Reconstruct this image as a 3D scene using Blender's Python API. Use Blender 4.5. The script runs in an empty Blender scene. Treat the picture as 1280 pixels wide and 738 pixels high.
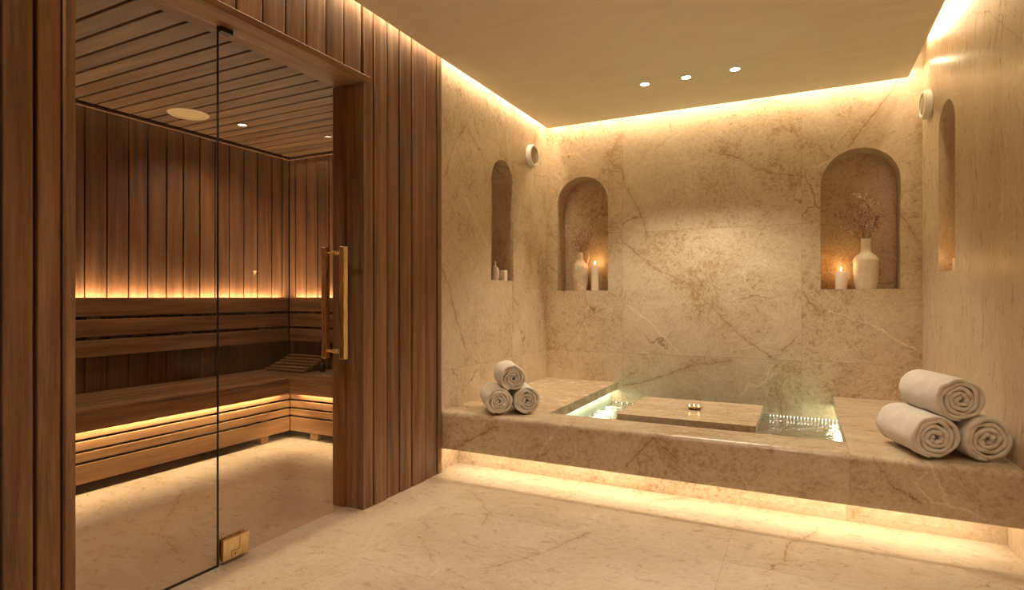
import bpy, bmesh, math, random
from mathutils import Vector, Matrix, noise
PI = math.pi
COL = bpy.context.scene.collection
random.seed(7)

# ------------------------------------------------------------------ helpers
def link(o, parent=None):
    COL.objects.link(o)
    if parent: o.parent = parent
    return o
def obj(name, bm, m, parent=None, loc=None, rot=None, smooth=False, recalc=True):
    if recalc: bmesh.ops.recalc_face_normals(bm, faces=bm.faces)
    me = bpy.data.meshes.new(name); bm.to_mesh(me); bm.free()
    if m:
        for mm in (m if isinstance(m, (list, tuple)) else [m]): me.materials.append(mm)
    if smooth:
        for p in me.polygons: p.use_smooth = True
    o = bpy.data.objects.new(name, me); link(o, parent)
    if loc: o.location = loc
    if rot: o.rotation_euler = rot
    return o
def autosmooth(o, ang=35):
    me = o.data
    for p in me.polygons: p.use_smooth = True
    me.set_sharp_from_angle(angle=math.radians(ang))
    return o
def thing(name, label, cat, loc=(0, 0, 0), rotz=0, group=None):
    o = bpy.data.objects.new(name, None); link(o); o.empty_display_size = .05
    o.location = loc; o.rotation_euler = (0, 0, rotz)
    o['label'] = label; o['category'] = cat
    if group: o['group'] = group
    return o
def tag(o, label, cat, group=None):
    o['label'] = label; o['category'] = cat
    if group: o['group'] = group
    return o
def struct(o, label=None):
    o['kind'] = 'structure'
    if label: o['label'] = label
    return o
def box(bm, x0, x1, y0, y1, z0, z1, bev=0, seg=2, M=None):
    vs = [bm.verts.new((x, y, z)) for x in (x0, x1) for y in (y0, y1) for z in (z0, z1)]
    F = [(0, 1, 3, 2), (4, 6, 7, 5), (0, 4, 5, 1), (2, 3, 7, 6), (0, 2, 6, 4), (1, 5, 7, 3)]
    fs = [bm.faces.new([vs[i] for i in f]) for f in F]
    if bev > 0:
        es = list({e for f in fs for e in f.edges})
        r = bmesh.ops.bevel(bm, geom=es, offset=bev, segments=seg, affect='EDGES', profile=.5)
        vs = list({v for f in r['faces'] for v in f.verts} | {v for v in vs if v.is_valid})
    if M is not None: bmesh.ops.transform(bm, matrix=M, verts=[v for v in vs if v.is_valid])
    return vs
def tube(bm, pts, rads, seg=8, cap=True):
    rings = []
    for i, p in enumerate(pts):
        p = Vector(p)
        d = (Vector(pts[min(i+1, len(pts)-1)]) - Vector(pts[max(i-1, 0)])).normalized()
        up = Vector((0, 0, 1)) if abs(d.z) < .9 else Vector((1, 0, 0))
        a = d.cross(up).normalized(); b = d.cross(a)
        r = rads[i] if isinstance(rads, (list, tuple)) else rads
        rings.append([bm.verts.new(p + a*r*math.cos(2*PI*k/seg) + b*r*math.sin(2*PI*k/seg)) for k in range(seg)])
    for r0, r1 in zip(rings, rings[1:]):
        for k in range(seg): bm.faces.new((r0[k], r0[(k+1) % seg], r1[(k+1) % seg], r1[k]))
    if cap: bm.faces.new(rings[0]); bm.faces.new(rings[-1][::-1])
def lathe(bm, prof, seg=32, cx=0, cy=0, axis='z'):
    rings = []
    for r, z in prof:
        if r < 1e-5: rings.append([bm.verts.new((cx, cy, z))]); continue
        rings.append([bm.verts.new((cx + r*math.cos(2*PI*k/seg), cy + r*math.sin(2*PI*k/seg), z)) for k in range(seg)])
    for a, b in zip(rings, rings[1:]):
        for k in range(seg):
            k1 = (k+1) % seg
            if len(a) == 1 and len(b) == 1: continue
            if len(a) == 1: bm.faces.new((a[0], b[k], b[k1]))
            elif len(b) == 1: bm.faces.new((a[k], a[k1], b[0]))
            else: bm.faces.new((a[k], a[k1], b[k1], b[k]))
def BM(): return bmesh.new()

# ------------------------------------------------------------------ materials
class NT:
    def __init__(s, name):
        s.m = bpy.data.materials.new(name); s.m.use_nodes = True
        s.t = s.m.node_tree; s.n = s.t.nodes; s.l = s.t.links
        s.n.clear()
        s.out = s.n.new('ShaderNodeOutputMaterial')
    def new(s, typ, **kw):
        nd = s.n.new(typ)
        for k, v in kw.items(): setattr(nd, k, v)
        return nd
    def set(s, sock, v):
        if isinstance(v, bpy.types.NodeSocket): s.l.new(v, sock)
        else: sock.default_value = v
    def math(s, op, a, b=0.0, c=None, clamp=False):
        nd = s.new('ShaderNodeMath', operation=op); nd.use_clamp = clamp
        s.set(nd.inputs[0], a); s.set(nd.inputs[1], b)
        if c is not None: s.set(nd.inputs[2], c)
        return nd.outputs[0]
    def vm(s, op, a, b=(0, 0, 0), scale=None):
        nd = s.new('ShaderNodeVectorMath', operation=op)
        s.set(nd.inputs[0], a)
        if op not in ('LENGTH', 'SCALE'): s.set(nd.inputs[1], b)
        if scale is not None: s.set(nd.inputs['Scale'], scale)
        return nd.outputs['Value'] if op in ('DOT_PRODUCT', 'LENGTH', 'DISTANCE') else nd.outputs['Vector']
    def noise(s, vec, scale, detail=4, rough=.55, dist=0, col=False):
        nd = s.new('ShaderNodeTexNoise'); s.set(nd.inputs['Vector'], vec)
        nd.inputs['Scale'].default_value = scale; nd.inputs['Detail'].default_value = detail
        nd.inputs['Roughness'].default_value = rough; nd.inputs['Distortion'].default_value = dist
        return nd.outputs['Color' if col else 'Fac']
    def ramp(s, fac, stops, interp='LINEAR'):
        nd = s.new('ShaderNodeValToRGB'); s.set(nd.inputs[0], fac); e = nd.color_ramp.elements
        nd.color_ramp.interpolation = interp
        while len(e) < len(stops): e.new(.5)
        for el, (p, c) in zip(e, stops):
            el.position = p; el.color = (*c, 1) if len(c) == 3 else c
        return nd.outputs[0]
    def map(s, v, a, b, c, d):
        nd = s.new('ShaderNodeMapRange'); nd.clamp = True
        for i, x in enumerate((v, a, b, c, d)): s.set(nd.inputs[i], x)
        return nd.outputs[0]
    def mix(s, fac, a, b, mode='MIX'):
        nd = s.new('ShaderNodeMix', data_type='RGBA', blend_type=mode)
        s.set(nd.inputs['Factor'], fac)
        for k, v in (('A', a), ('B', b)):
            sock = [i for i in nd.inputs if i.name == k and i.type == 'RGBA'][0]
            s.set(sock, (*v, 1) if isinstance(v, tuple) and len(v) == 3 else v)
        return [o for o in nd.outputs if o.type == 'RGBA'][0]
    def bsdf(s, color, rough=.5, metal=0, bump=None, bstr=.1, bdist=.002, spec=.5, sheen=0, coat=0, sss=0):
        b = s.new('ShaderNodeBsdfPrincipled')
        s.set(b.inputs['Base Color'], (*color, 1) if isinstance(color, tuple) and len(color) == 3 else color)
        s.set(b.inputs['Roughness'], rough); b.inputs['Metallic'].default_value = metal
        b.inputs['Specular IOR Level'].default_value = spec
        if sheen: b.inputs['Sheen Weight'].default_value = sheen; b.inputs['Sheen Roughness'].default_value = .5
        if coat: b.inputs['Coat Weight'].default_value = coat; b.inputs['Coat Roughness'].default_value = .1
        if sss:
            b.inputs['Subsurface Weight'].default_value = sss
            b.inputs['Subsurface Radius'].default_value = (.02, .012, .006); b.inputs['Subsurface Scale'].default_value = 1
        if bump is not None:
            bp = s.new('ShaderNodeBump'); bp.inputs['Strength'].default_value = bstr; bp.inputs['Distance'].default_value = bdist
            s.set(bp.inputs['Height'], bump); s.l.new(bp.outputs[0], b.inputs['Normal'])
        s.l.new(b.outputs[0], s.out.inputs[0])
        return b

def marble(name, c_light, c_mid, c_dark, plane='xz', seed=0.0, veins=(), whites=(), joints_a=(), joints_b=(), rough=.3,
           stretch=(1, 1, 1), vein_gain=1.0, off=(0, 0, 0), bands=0.0, fleck=.75, lo=.415, fscale=27, n2s=9.0):
    """plane: which two world axes carry the drawn veins; joints_a on first axis, joints_b on second"""
    N = NT(name)
    tc = N.new('ShaderNodeTexCoord').outputs['Object']
    base = N.vm('ADD', tc, off) if off != (0, 0, 0) else tc
    sep = N.new('ShaderNodeSeparateXYZ'); N.set(sep.inputs[0], base)
    ax = {'x': 0, 'y': 1, 'z': 2}
    a, b = sep.outputs[ax[plane[0]]], sep.outputs[ax[plane[1]]]
    # slabs: each panel takes its own piece of the stone
    shift = None
    jm = None
    for lst, s in ((joints_a, a), (joints_b, b)):
        for i, j in enumerate(lst):
            g = N.math('MULTIPLY', N.math('GREATER_THAN', s, j), 3.71 + 1.37*i + (5.1 if s is b else 0))
            shift = g if shift is None else N.math('ADD', shift, g)
            d = N.math('ABSOLUTE', N.math('SUBTRACT', s, j))
            l = N.map(d, .0008, .0022, 1.0, 0.0)
            jm = l if jm is None else N.math('MAXIMUM', jm, l)
    co = N.vm('ADD', base, (seed, seed*.7, seed*1.3))
    if shift is not None:
        cb = N.new('ShaderNodeCombineXYZ'); N.set(cb.inputs[0], shift); N.set(cb.inputs[1], shift); N.set(cb.inputs[2], shift)
        co = N.vm('ADD', co, cb.outputs[0])
    warp = N.vm('SUBTRACT', N.noise(co, 1.3, 5, .6, col=True), (.5, .5, .5))
    cw = N.vm('ADD', co, N.vm('SCALE', warp, scale=.35))
    cs = N.vm('MULTIPLY', cw, stretch)
    n1 = N.noise(cs, 1.6, 6, .62)
    n2 = N.noise(cs, n2s, 9, .78, .15)
    n3 = N.noise(cs, 46, 5, .8)
    v = N.math('ADD', N.math('MULTIPLY', n1, .34), N.math('ADD', N.math('MULTIPLY', n2, .28), N.math('MULTIPLY', n3, .38)))
    if bands:
        n4 = N.noise(N.vm('MULTIPLY', cw, tuple(x*3 for x in stretch)), 9, 6, .7)
        v = N.math('ADD', N.math('MULTIPLY', v, 1-bands), N.math('MULTIPLY', n4, bands))
    col = N.ramp(v, [(lo, (c_dark[0], c_dark[1]*.93, c_dark[2]*.84)), (.475, c_mid), (.56, c_light), (.63, tuple(min(1, x*1.1) for x in c_light))])
    # brown flecks
    fl = N.noise(cs, fscale, 8, .82, .3)
    fm = N.math('MULTIPLY', N.map(fl, .52, .62, 0.0, fleck), N.map(n1, .42, .6, 1.0, .25))
    col = N.mix(fm, col, (c_dark[0]*.86, c_dark[1]*.70, c_dark[2]*.56))
    # natural crackle
    vor = N.new('ShaderNodeTexVoronoi', feature='DISTANCE_TO_EDGE'); vor.inputs['Scale'].default_value = 1.05
    wv = N.vm('SUBTRACT', N.noise(co, 5, 6, .65, col=True), (.5, .5, .5))
    N.set(vor.inputs['Vector'], N.vm('ADD', cw, N.vm('SCALE', wv, scale=.13)))
    msk = N.map(N.noise(co, 1.9, 3, .5), .5, .62, 0.0, 1.0)
    cr = N.math('MULTIPLY', N.map(vor.outputs['Distance'], .0008, .006, .7*vein_gain, 0.0), msk)
    col = N.mix(cr, col, (.23, .105, .04))
    vor2 = N.new('ShaderNodeTexVoronoi', feature='DISTANCE_TO_EDGE'); vor2.inputs['Scale'].default_value = 1.7
    N.set(vor2.inputs['Vector'], N.vm('ADD', N.vm('ADD', cw, (7.3, 2.2, 4.1)), N.vm('SCALE', wv, scale=.12)))
    msk2 = N.map(N.noise(N.vm('ADD', co, (3, 9, 1)), 1.7, 3, .5), .52, .66, 0.0, 1.0)
    wh = N.math('MULTIPLY', N.map(vor2.outputs['Distance'], .002, .014, .5, 0.0), msk2)
    col = N.mix(wh, col, (.86, .74, .58))
    # the large veins that can be recognised
    if veins or whites:
        cb = N.new('ShaderNodeCombineXYZ'); N.set(cb.inputs[0], a); N.set(cb.inputs[1], b)
        jit = N.vm('SUBTRACT', N.noise(base, 10, 8, .78, col=True), (.5, .5, .5))
        p = N.vm('ADD', cb.outputs[0], N.vm('MULTIPLY', N.vm('SCALE', jit, scale=.10), (1, 1, 0)))
        def field(polys):
            best = None
            for poly in polys:
                for (ax0, b0), (a1, b1) in zip(poly, poly[1:]):
                    A = (ax0, b0, 0); d = (a1-ax0, b1-b0, 0); L2 = d[0]**2 + d[1]**2 + 1e-9
                    w = N.vm('SUBTRACT', p, A)
                    t = N.math('DIVIDE', N.vm('DOT_PRODUCT', w, d), L2, clamp=True)
                    ds = N.vm('LENGTH', N.vm('SUBTRACT', w, N.vm('SCALE', d, scale=t)))
                    best = ds if best is None else N.math('MINIMUM', best, ds)
            return best
        br = N.map(N.noise(base, 11, 4, .7), .36, .55, .25, 1.0)
        if veins:
            f = field(veins)
            line = N.math('MULTIPLY', N.map(f, .0008, .0052, .8, 0.0), br)
            halo = N.math('MULTIPLY', N.map(f, .0, .04, .32, 0.0), br)
            col = N.mix(halo, col, (.42, .22, .09))
            col = N.mix(line, col, (.20, .085, .03))
        if whites:
            f = field(whites)
            line = N.math('MULTIPLY', N.map(f, .001, .009, .6, 0.0), br)
            col = N.mix(line, col, (.88, .78, .62))
    if jm is not None: col = N.mix(N.math('MULTIPLY', jm, .45), col, (.25, .16, .09))
    rg = N.map(n2, .3, .7, rough*.75, rough*1.3)
    N.bsdf(col, rg, bump=N.math('ADD', n3, N.math('MULTIPLY', cr, -1.5)), bstr=.10, bdist=.0015)
    return N.m

def wood(name, axis, c_dark, c_mid, c_light, rough=.5, var=.22, scale=1.0):
    N = NT(name)
    tc = N.new('ShaderNodeTexCoord').outputs['Object']
    rnd = N.new('ShaderNodeNewGeometry').outputs['Random Per Island']
    cb = N.new('ShaderNodeCombineXYZ')
    for i in range(3): N.set(cb.inputs[i], N.math('MULTIPLY', rnd, (17.3, 31.7, 23.1)[i]))
    co = N.vm('ADD', tc, cb.outputs[0])
    al = {'x': 0, 'y': 1, 'z': 2}[axis]
    def st(along, across): return tuple(along*scale if i == al else across*scale for i in range(3))
    wob = N.vm('SUBTRACT', N.noise(N.vm('MULTIPLY', co, st(.8, 3)), 1, 3, .5, col=True), (.5, .5, .5))
    c2 = N.vm('ADD', co, N.vm('SCALE', wob, scale=.055))
    g1 = N.noise(N.vm('MULTIPLY', c2, st(1.1, 24)), 1, 5, .6)
    g2 = N.noise(N.vm('MULTIPLY', c2, st(5, 190)), 1, 4, .7)
    g3 = N.noise(N.vm('MULTIPLY', co, st(26, 420)), 1, 2, .6)
    v = N.math('ADD', N.math('MULTIPLY', g1, .6), N.math('ADD', N.math('MULTIPLY', g2, .28), N.math('MULTIPLY', g3, .12)))
    col = N.ramp(v, [(.34, c_dark), (.48, c_mid), (.64, c_light)])
    val = N.map(rnd, 0.0, 1.0, 1-var, 1+var)
    col = N.mix(1.0, col, N.ramp(rnd, [(0, (1-var, 1-var*1.1, 1-var*1.2)), (.35, (1.0, .96, .93)), (.7, (1+var*.3,)*3), (1, (1+var, 1+var*.8, 1+var*.7))]), 'MULTIPLY')
    N.bsdf(col, N.map(g2, .3, .7, rough*.85, rough*1.2), bump=N.math('ADD', g2, g3), bstr=.25, bdist=.0012, spec=.4)
    return N.m

ML, MM, MD = (.65, .53, .385), (.56, .435, .295), (.395, .275, .16)
WD, WM, WL = (.095, .047, .022), (.215, .115, .057), (.36, .205, .108)
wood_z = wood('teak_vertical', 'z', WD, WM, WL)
wood_y = wood('teak_along_depth', 'y', WD, WM, WL)
wood_x = wood('teak_along_width', 'x', WD, WM, WL)
spruce_y = wood('light_teak_along_depth', 'y', (.17, .085, .037), (.29, .155, .07), (.42, .24, .115), var=.12)
spruce_x = wood('light_teak_along_width', 'x', (.17, .085, .037), (.29, .155, .07), (.42, .24, .115), var=.12)
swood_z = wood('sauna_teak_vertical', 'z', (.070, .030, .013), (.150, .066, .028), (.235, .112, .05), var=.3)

bench_y = wood('bench_teak_along_depth', 'y', (.105, .048, .021), (.24, .122, .057), (.39, .215, .11), var=.15)
bench_x = wood('bench_teak_along_width', 'x', (.105, .048, .021), (.24, .122, .057), (.39, .215, .11), var=.15)
swood_x = wood('sauna_teak_ceiling', 'x', (.060, .030, .014), (.140, .075, .037), (.24, .135, .07), var=.15)
def plain(name, c, rough=.5, metal=0, **k):
    N = NT(name); N.bsdf(c, rough, metal, **k); return N.m
def emit(name, c, s):
    N = NT(name); e = N.new('ShaderNodeEmission'); e.inputs[0].default_value = (*c, 1); e.inputs[1].default_value = s
    N.l.new(e.outputs[0], N.out.inputs[0]); return N.m
N = NT('brushed_brass'); tc = N.new('ShaderNodeTexCoord').outputs['Object']
N.bsdf((.82, .62, .36), N.map(N.noise(N.vm('MULTIPLY', tc, (300, 300, 6)), 1, 3), .3, .7, .2, .36), metal=1)
brass = N.m
steel_dark = plain('dark_metal', (.05, .035, .025), .4, metal=.8)
black_gap = plain('dark_seal', (.02, .012, .008), .6)
white_enamel = plain('white_enamel', (.78, .73, .66), .35)
grille_mat = None
N = NT('speaker_grille'); tc = N.new('ShaderNodeTexCoord').outputs['Object']
N.bsdf((.34, .27, .19), .55, bump=N.noise(tc, 260, 2), bstr=.6, bdist=.003); grille_mat = N.m
N = NT('beige_grille'); N.bsdf((.50, .37, .22), .6); beige_grille = N.m
N = NT('ceramic'); tc = N.new('ShaderNodeTexCoord').outputs['Object']
N.bsdf(N.ramp(N.noise(tc, 9, 6, .65), [(.3, (.60, .49, .37)), (.6, (.80, .71, .58))]), .42, bump=N.noise(tc, 60, 4), bstr=.15, bdist=.002); ceramic = N.m
N = NT('ceramic_pink'); tc = N.new('ShaderNodeTexCoord').outputs['Object']
N.bsdf(N.ramp(N.noise(tc, 14, 6, .7), [(.3, (.50, .36, .26)), (.62, (.76, .64, .52))]), .38, bump=N.noise(tc, 50, 4), bstr=.2, bdist=.002); ceramic2 = N.m
wax = plain('wax', (.85, .76, .63), .45, sss=.35)
flame_m = emit('flame', (1, .62, .22), 26)
wick_m = plain('wick', (.03, .02, .015), .8)
twig_m = plain('dry_twig', (.10, .05, .028), .7)
N = NT('dry_bud'); rnd = N.new('ShaderNodeNewGeometry').outputs['Random Per Island']
N.bsdf(N.ramp(rnd, [(0, (.26, .13, .08)), (.45, (.62, .44, .32)), (1, (.90, .76, .62))]), .7); bud_m = N.m
N = NT('terry'); tc = N.new('ShaderNodeTexCoord').outputs['Object']
nn = N.noise(tc, 190, 3, .7); n5 = N.noise(tc, 14, 4)
N.bsdf(N.ramp(n5, [(.3, (.70, .64, .55)), (.65, (.80, .755, .68))]), .95, bump=N.math('ADD', nn, N.math('MULTIPLY', n5, .6)), bstr=.8, bdist=.004, spec=.15, sheen=.35)
terry = N.m
N = NT('plaster'); tc = N.new('ShaderNodeTexCoord').outputs['Object']
pn = N.noise(N.vm('MULTIPLY', tc, (1.2, 3.5, 1)), 2.2, 7, .65, .8)
N.bsdf(N.ramp(pn, [(.3, (.84, .755, .64)), (.7, (.91, .84, .74))]), N.map(pn, .3, .7, .42, .62), bump=N.noise(tc, 45, 5), bstr=.12, bdist=.002, spec=.4)
plaster = N.m
lamp_m = emit('lamp_lens', (1, .88, .70), 30)
bead_m = emit('led_bead', (1, .90, .66), 8)

def glass_mat(name, tint, refl=1.0):
    N = NT(name)
    tr = N.new('ShaderNodeBsdfTransparent'); tr.inputs[0].default_value = (*tint, 1)
    gl = N.new('ShaderNodeBsdfGlossy'); gl.inputs['Roughness'].default_value = .0; gl.inputs[0].default_value = (.95, .95, .95, 1)
    ge = N.new('ShaderNodeNewGeometry')
    cs_ = N.math('ABSOLUTE', N.vm('DOT_PRODUCT', ge.outputs['Incoming'], ge.outputs['Normal']))
    sch = N.math('ADD', .04, N.math('MULTIPLY', N.math('POWER', N.math('SUBTRACT', 1.0, cs_, clamp=True), 5.0), .96))
    mx = N.new('ShaderNodeMixShader')
    N.l.new(N.math('MULTIPLY', sch, refl), mx.inputs[0]); N.l.new(tr.outputs[0], mx.inputs[1]); N.l.new(gl.outputs[0], mx.inputs[2])
    N.l.new(mx.outputs[0], N.out.inputs[0])
    return N.m
pane_m = glass_mat('bronze_glass', (.93, .885, .82), .38)
N = NT('pool_water')
tc = N.new('ShaderNodeTexCoord').outputs['Object']
wn = N.noise(N.vm('MULTIPLY', tc, (1, 1.3, 1)), 11, 3, .5, 1.4)
wn2 = N.noise(tc, 34, 2, .5, 1.0)
bp = N.new('ShaderNodeBump'); bp.inputs['Strength'].default_value = 1; bp.inputs['Distance'].default_value = .02
N.set(bp.inputs['Height'], N.math('ADD', wn, N.math('MULTIPLY', wn2, .3)))
tr = N.new('ShaderNodeBsdfTransparent'); tr.inputs[0].default_value = (.58, .86, .70, 1)
gl = N.new('ShaderNodeBsdfGlossy'); gl.inputs['Roughness'].default_value = .04; N.l.new(bp.outputs[0], gl.inputs['Normal'])
fr = N.new('ShaderNodeFresnel'); fr.inputs[0].default_value = 1.4; N.l.new(bp.outputs[0], fr.inputs['Normal'])
mx = N.new('ShaderNodeMixShader'); N.l.new(fr.outputs[0], mx.inputs[0]); N.l.new(tr.outputs[0], mx.inputs[1]); N.l.new(gl.outputs[0], mx.inputs[2])
N.l.new(mx.outputs[0], N.out.inputs[0]); water_m = N.m

V_BACK = [[(-1.55, 2.36), (-1.43, 2.29), (-1.40, 2.13), (-1.28, 1.92), (-1.21, 1.72), (-1.225, 1.62)],
          [(-1.41, 1.63), (-1.16, 1.42), (-.84, 1.25), (-.53, .91), (-.21, .66), (-.05, .84)],
          [(-.01, 1.21), (.09, 1.04), (.17, 1.06)],
          [(-1.40, .37), (-1.10, .46), (-.84, .58), (-.51, .64)],
          [(.30, 2.27), (.46, 2.50), (.60, 2.68)],
          [(-.62, 2.34), (-.48, 2.28), (-.25, 2.13), (-.01, 2.09)],
          [(.61, 1.80), (.735, 1.54)], [(-1.54, 2.42), (-1.43, 2.60)]]
W_BACK = [[(-1.38, 1.08), (-1.16, .91), (-.92, .67)], [(.17, 1.06), (.46, .94), (.73, .77)]]
V_LEFT = [[(3.27, 1.96), (3.38, 2.19), (3.56, 2.40)], [(3.56, 2.36), (3.80, 2.20)], [(4.28, 2.27), (4.60, 2.31)],
          [(3.25, 1.35), (3.55, .75)]]
V_FLOOR = [[(-.93, 2.71), (-1.02, 2.47), (-1.07, 2.34), (-1.20, 2.16)],
           [(.08, 3.30), (.0, 3.08), (-.06, 3.02), (-.07, 2.80), (-.15, 2.62)],
           [(-1.75, 2.95), (-1.5, 2.72), (-1.45, 2.55)], [(-2.4, 1.25), (-1.9, 1.55), (-1.55, 1.52)],
           [(-.75, 3.30), (-.60, 3.42)], [(-3.3, 2.2), (-2.8, 1.75), (-2.5, 1.65)]]
m_back = marble('marble_back_wall', ML, MM, MD, 'xz', 1.0, V_BACK, W_BACK, (-1.424, -.011), (.66, 1.72), .32)
m_left = marble('marble_left_wall', ML, MM, MD, 'yz', 4.2, V_LEFT, [[(3.5, 1.9), (3.9, 1.5)]], (4.28,), (.66,), .32, stretch=(1, 1, .75))
m_right = marble('marble_right_wall', ML, MM, MD, 'yz', 9.3, [[(3.3, 2.3), (3.7, 2.6), (4.1, 2.75)]], [], (3.94,), (), .30, stretch=(2.2, 2.2, .45), bands=.12, vein_gain=.5, fleck=.25, lo=.38, fscale=60, n2s=14.0)
m_floor = marble('marble_floor', (.625, .52, .395), (.54, .435, .315), (.45, .345, .235), 'xy', 6.1, V_FLOOR, [], (-.311, -1.78, -3.25), (3.08, 2.67, 1.96, 1.25, .54), .30, stretch=(.9, 1.3, 1), bands=.0, fleck=.3, vein_gain=.8, lo=.37, fscale=80, n2s=14.0)
m_rim = marble('marble_pool_rim', tuple(x*.97 for x in ML), tuple(x*.93 for x in MM), tuple(x*.92 for x in MD), 'xz', 12.7,
               [[(-2.0, .19), (-1.72, .34)], [(-.89, .20), (-.74, .37), (-.62, .29)], [(.29, .39), (.38, .27), (.48, .21)]],
               [[(-1.42, .20), (-1.30, .39)], [(.50, .36), (.455, .30), (.52, .23), (.72, .18)]], (.2,), (), .22, stretch=(.8, 1.5, 1))
m_slab = marble('marble_slab', tuple(x*1.02 for x in ML), MM, tuple(x*1.1 for x in MD), 'xy', 15.5, [], [], (), (), .22, stretch=(.6, 1.5, 1), vein_gain=.5)
m_basin = marble('marble_basin', (.60, .72, .60), (.52, .64, .52), (.42, .54, .42), 'xy', 18.5, [], [], (), (), .35)

# ------------------------------------------------------------------ room shell
HC, ZT = 2.687, 2.95           # dropped ceiling, soffit above the light coves
XL, YB = -2.15, 5.0
def XR(y): return .76 + .055*(5.0 - y)

def niche_wall(name, P, s0, s1, z0, z1, niches, depth, m, thick=.32):
    """P(s, d, z) -> point, d = distance into the wall. niches: (sa, sb, zbot, ztop) with round heads."""
    bm = BM(); V = {}
    def v(s, d, z):
        k = (round(s, 5), round(d, 5), round(z, 5))
        if k not in V: V[k] = bm.verts.new(P(s, d, z))
        return V[k]
    def face(pts):
        vs = []
        for p in pts:
            q = v(*p)
            if q not in vs: vs.append(q)
        if len(vs) > 2:
            try: bm.faces.new(vs)
            except ValueError: pass
    cur = s0
    K = 24
    for (sa, sb, zb, zt) in sorted(niches):
        face([(cur, 0, z0), (sa, 0, z0), (sa, 0, zb), (sa, 0, zt-(sb-sa)/2), (sa, 0, z1), (cur, 0, z1)])
        r = (sb-sa)/2; cx = (sa+sb)/2; zc = zt-r
        face([(sa, 0, z0), (sb, 0, z0), (sb, 0, zb), (sa, 0, zb)])
        arc = [(cx - r*math.cos(PI*k/K), zc + r*math.sin(PI*k/K)) for k in range(K+1)]
        for (a0, h0), (a1, h1) in zip(arc, arc[1:]):
            face([(a0, 0, h0), (a1, 0, h1), (a1, 0, z1), (a0, 0, z1)])
            face([(a0, 0, h0), (a0, depth, h0), (a1, depth, h1), (a1, 0, h1)])
        face([(sa, 0, zb), (sa, depth, zb), (sa, depth, zc), (sa, 0, zc)])
        face([(sb, 0, zb), (sb, 0, zc), (sb, depth, zc), (sb, depth, zb)])
        face([(sa, 0, zb), (sb, 0, zb), (sb, depth, zb), (sa, depth, zb)])
        face([(sa, depth, zb), (sb, depth, zb)] + [(a, depth, h) for a, h in reversed(arc)])
        cur = sb
    face([(cur, 0, z0), (s1, 0, z0), (s1, 0, z1), (cur, 0, z1)])
    # the outer leaf gives the wall its thickness
    face([(s0, thick, z0), (s1, thick, z0), (s1, thick, z1), (s0, thick, z1)])
    for s in (s0, s1): face([(s, 0, z0), (s, 0, z1), (s, thick, z1), (s, thick, z0)])
    return struct(obj(name, bm, m))

niche_wall('wall_back', lambda s, d, z: (s, YB+d, z), XL, XR(YB), 0, ZT,
           [(-2.045, -1.555, 1.212, 2.25), (.12, .63, 1.212, 2.262)], .192, m_back)
niche_wall('wall_left', lambda s, d, z: (XL-d, s, z), 3.197, YB, 0, ZT, [(3.92, 4.305, 1.285, 2.25)], .2, m_left, .26)
niche_wall('wall_right', lambda s, d, z: (XR(s)+d, s, z), -1.5, YB, 0, ZT, [(4.235, 4.587, 1.315, 2.37)], .22, m_right)
bm = BM(); box(bm, -4.7, 1.4, -1.6, -1.5, 0, ZT)
struct(obj('wall_front', bm, m_back))
bm = BM(); box(bm, -4.7, 1.4, -1.6, 5.4, -.12, 0)
struct(obj('floor', bm, m_floor))
# ceiling: dropped panel with a cove gap at three walls, soffit above
bm = BM()
x0, y1 = -2.075, 4.85
vs = [(x0, -1.5), (.655, -1.5), (.655, y1), (x0, y1)]
for z in (HC, HC+.09): pass
lo = [bm.verts.new((x, y, HC)) for x, y in vs]; hi = [bm.verts.new((x, y, HC+.06)) for x, y in vs]
bm.faces.new(lo); bm.faces.new(hi[::-1])
for i in range(4): bm.faces.new((lo[i], lo[(i+1) % 4], hi[(i+1) % 4], hi[i]))
box(bm, -2.4, 1.1, -1.5, 5.35, ZT, ZT+.05)
box(bm, -1.6, .2, -1.0, 4.2, HC+.06, ZT)
room_ceiling = struct(obj('ceiling', bm, plaster))

# ------------------------------------------------------------------ timber partition
JY0, JY1, JZ = 1.042, 2.435, 2.312     # door opening
XW = -2.12
GAP_SHADE = plain('gap_shade', (.028, .016, .009), .8)  # near-black colour that paints shade into the gaps between boards
def shaded_backing(bm, parent): obj('shaded_backing', bm, GAP_SHADE, parent)
ub = BM()
box(ub, -2.32, -2.146, -1.5, JY0-.002, 0, ZT); box(ub, -2.32, -2.146, JY1+.002, 3.197, 0, ZT); box(ub, -2.32, -2.146, JY0-.002, JY1+.002, JZ+.03, ZT)
bm = BM()
edges_r = [2.435, 2.516, 2.629, 2.749, 2.865, 3.008, 3.141, 3.197]
edges_l = [1.013, .938, .849, .73, .61, .50, .37, .26, .13, .0, -.13, -.25, -.37, -.5, -.62, -.75, -.87, -1.0, -1.12, -1.25, -1.37, -1.5]
edges_t = [1.013, 1.13, 1.26, 1.39, 1.52, 1.65, 1.783, 1.908, 2.032, 2.16, 2.287, 2.417, 2.515]
def board_z(bm, y0, y1, z0, z1, xf=XW, xb=-2.15, gap=.011, bev=.006):
    # bevelled vertical board; the left edge is chamfered, so each joint reads as a soft V groove
    y0 += gap*.5; y1 -= gap*.5
    n = bev
    pr = [(xb, y0), (xf-n*.9, y0), (xf-n*.25, y0+n*.45), (xf, y0+n*1.5), (xf, y1-n), (xf-n*.3, y1-n*.2), (xf-n, y1), (xb, y1)]
    a = [bm.verts.new((x, y, z0)) for x, y in pr]; b = [bm.verts.new((x, y, z1)) for x, y in pr]
    bm.faces.new(a[::-1]); bm.faces.new(b)
    for i in range(len(pr)): bm.faces.new((a[i], a[(i+1) % len(pr)], b[(i+1) % len(pr)], b[i]))
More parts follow.
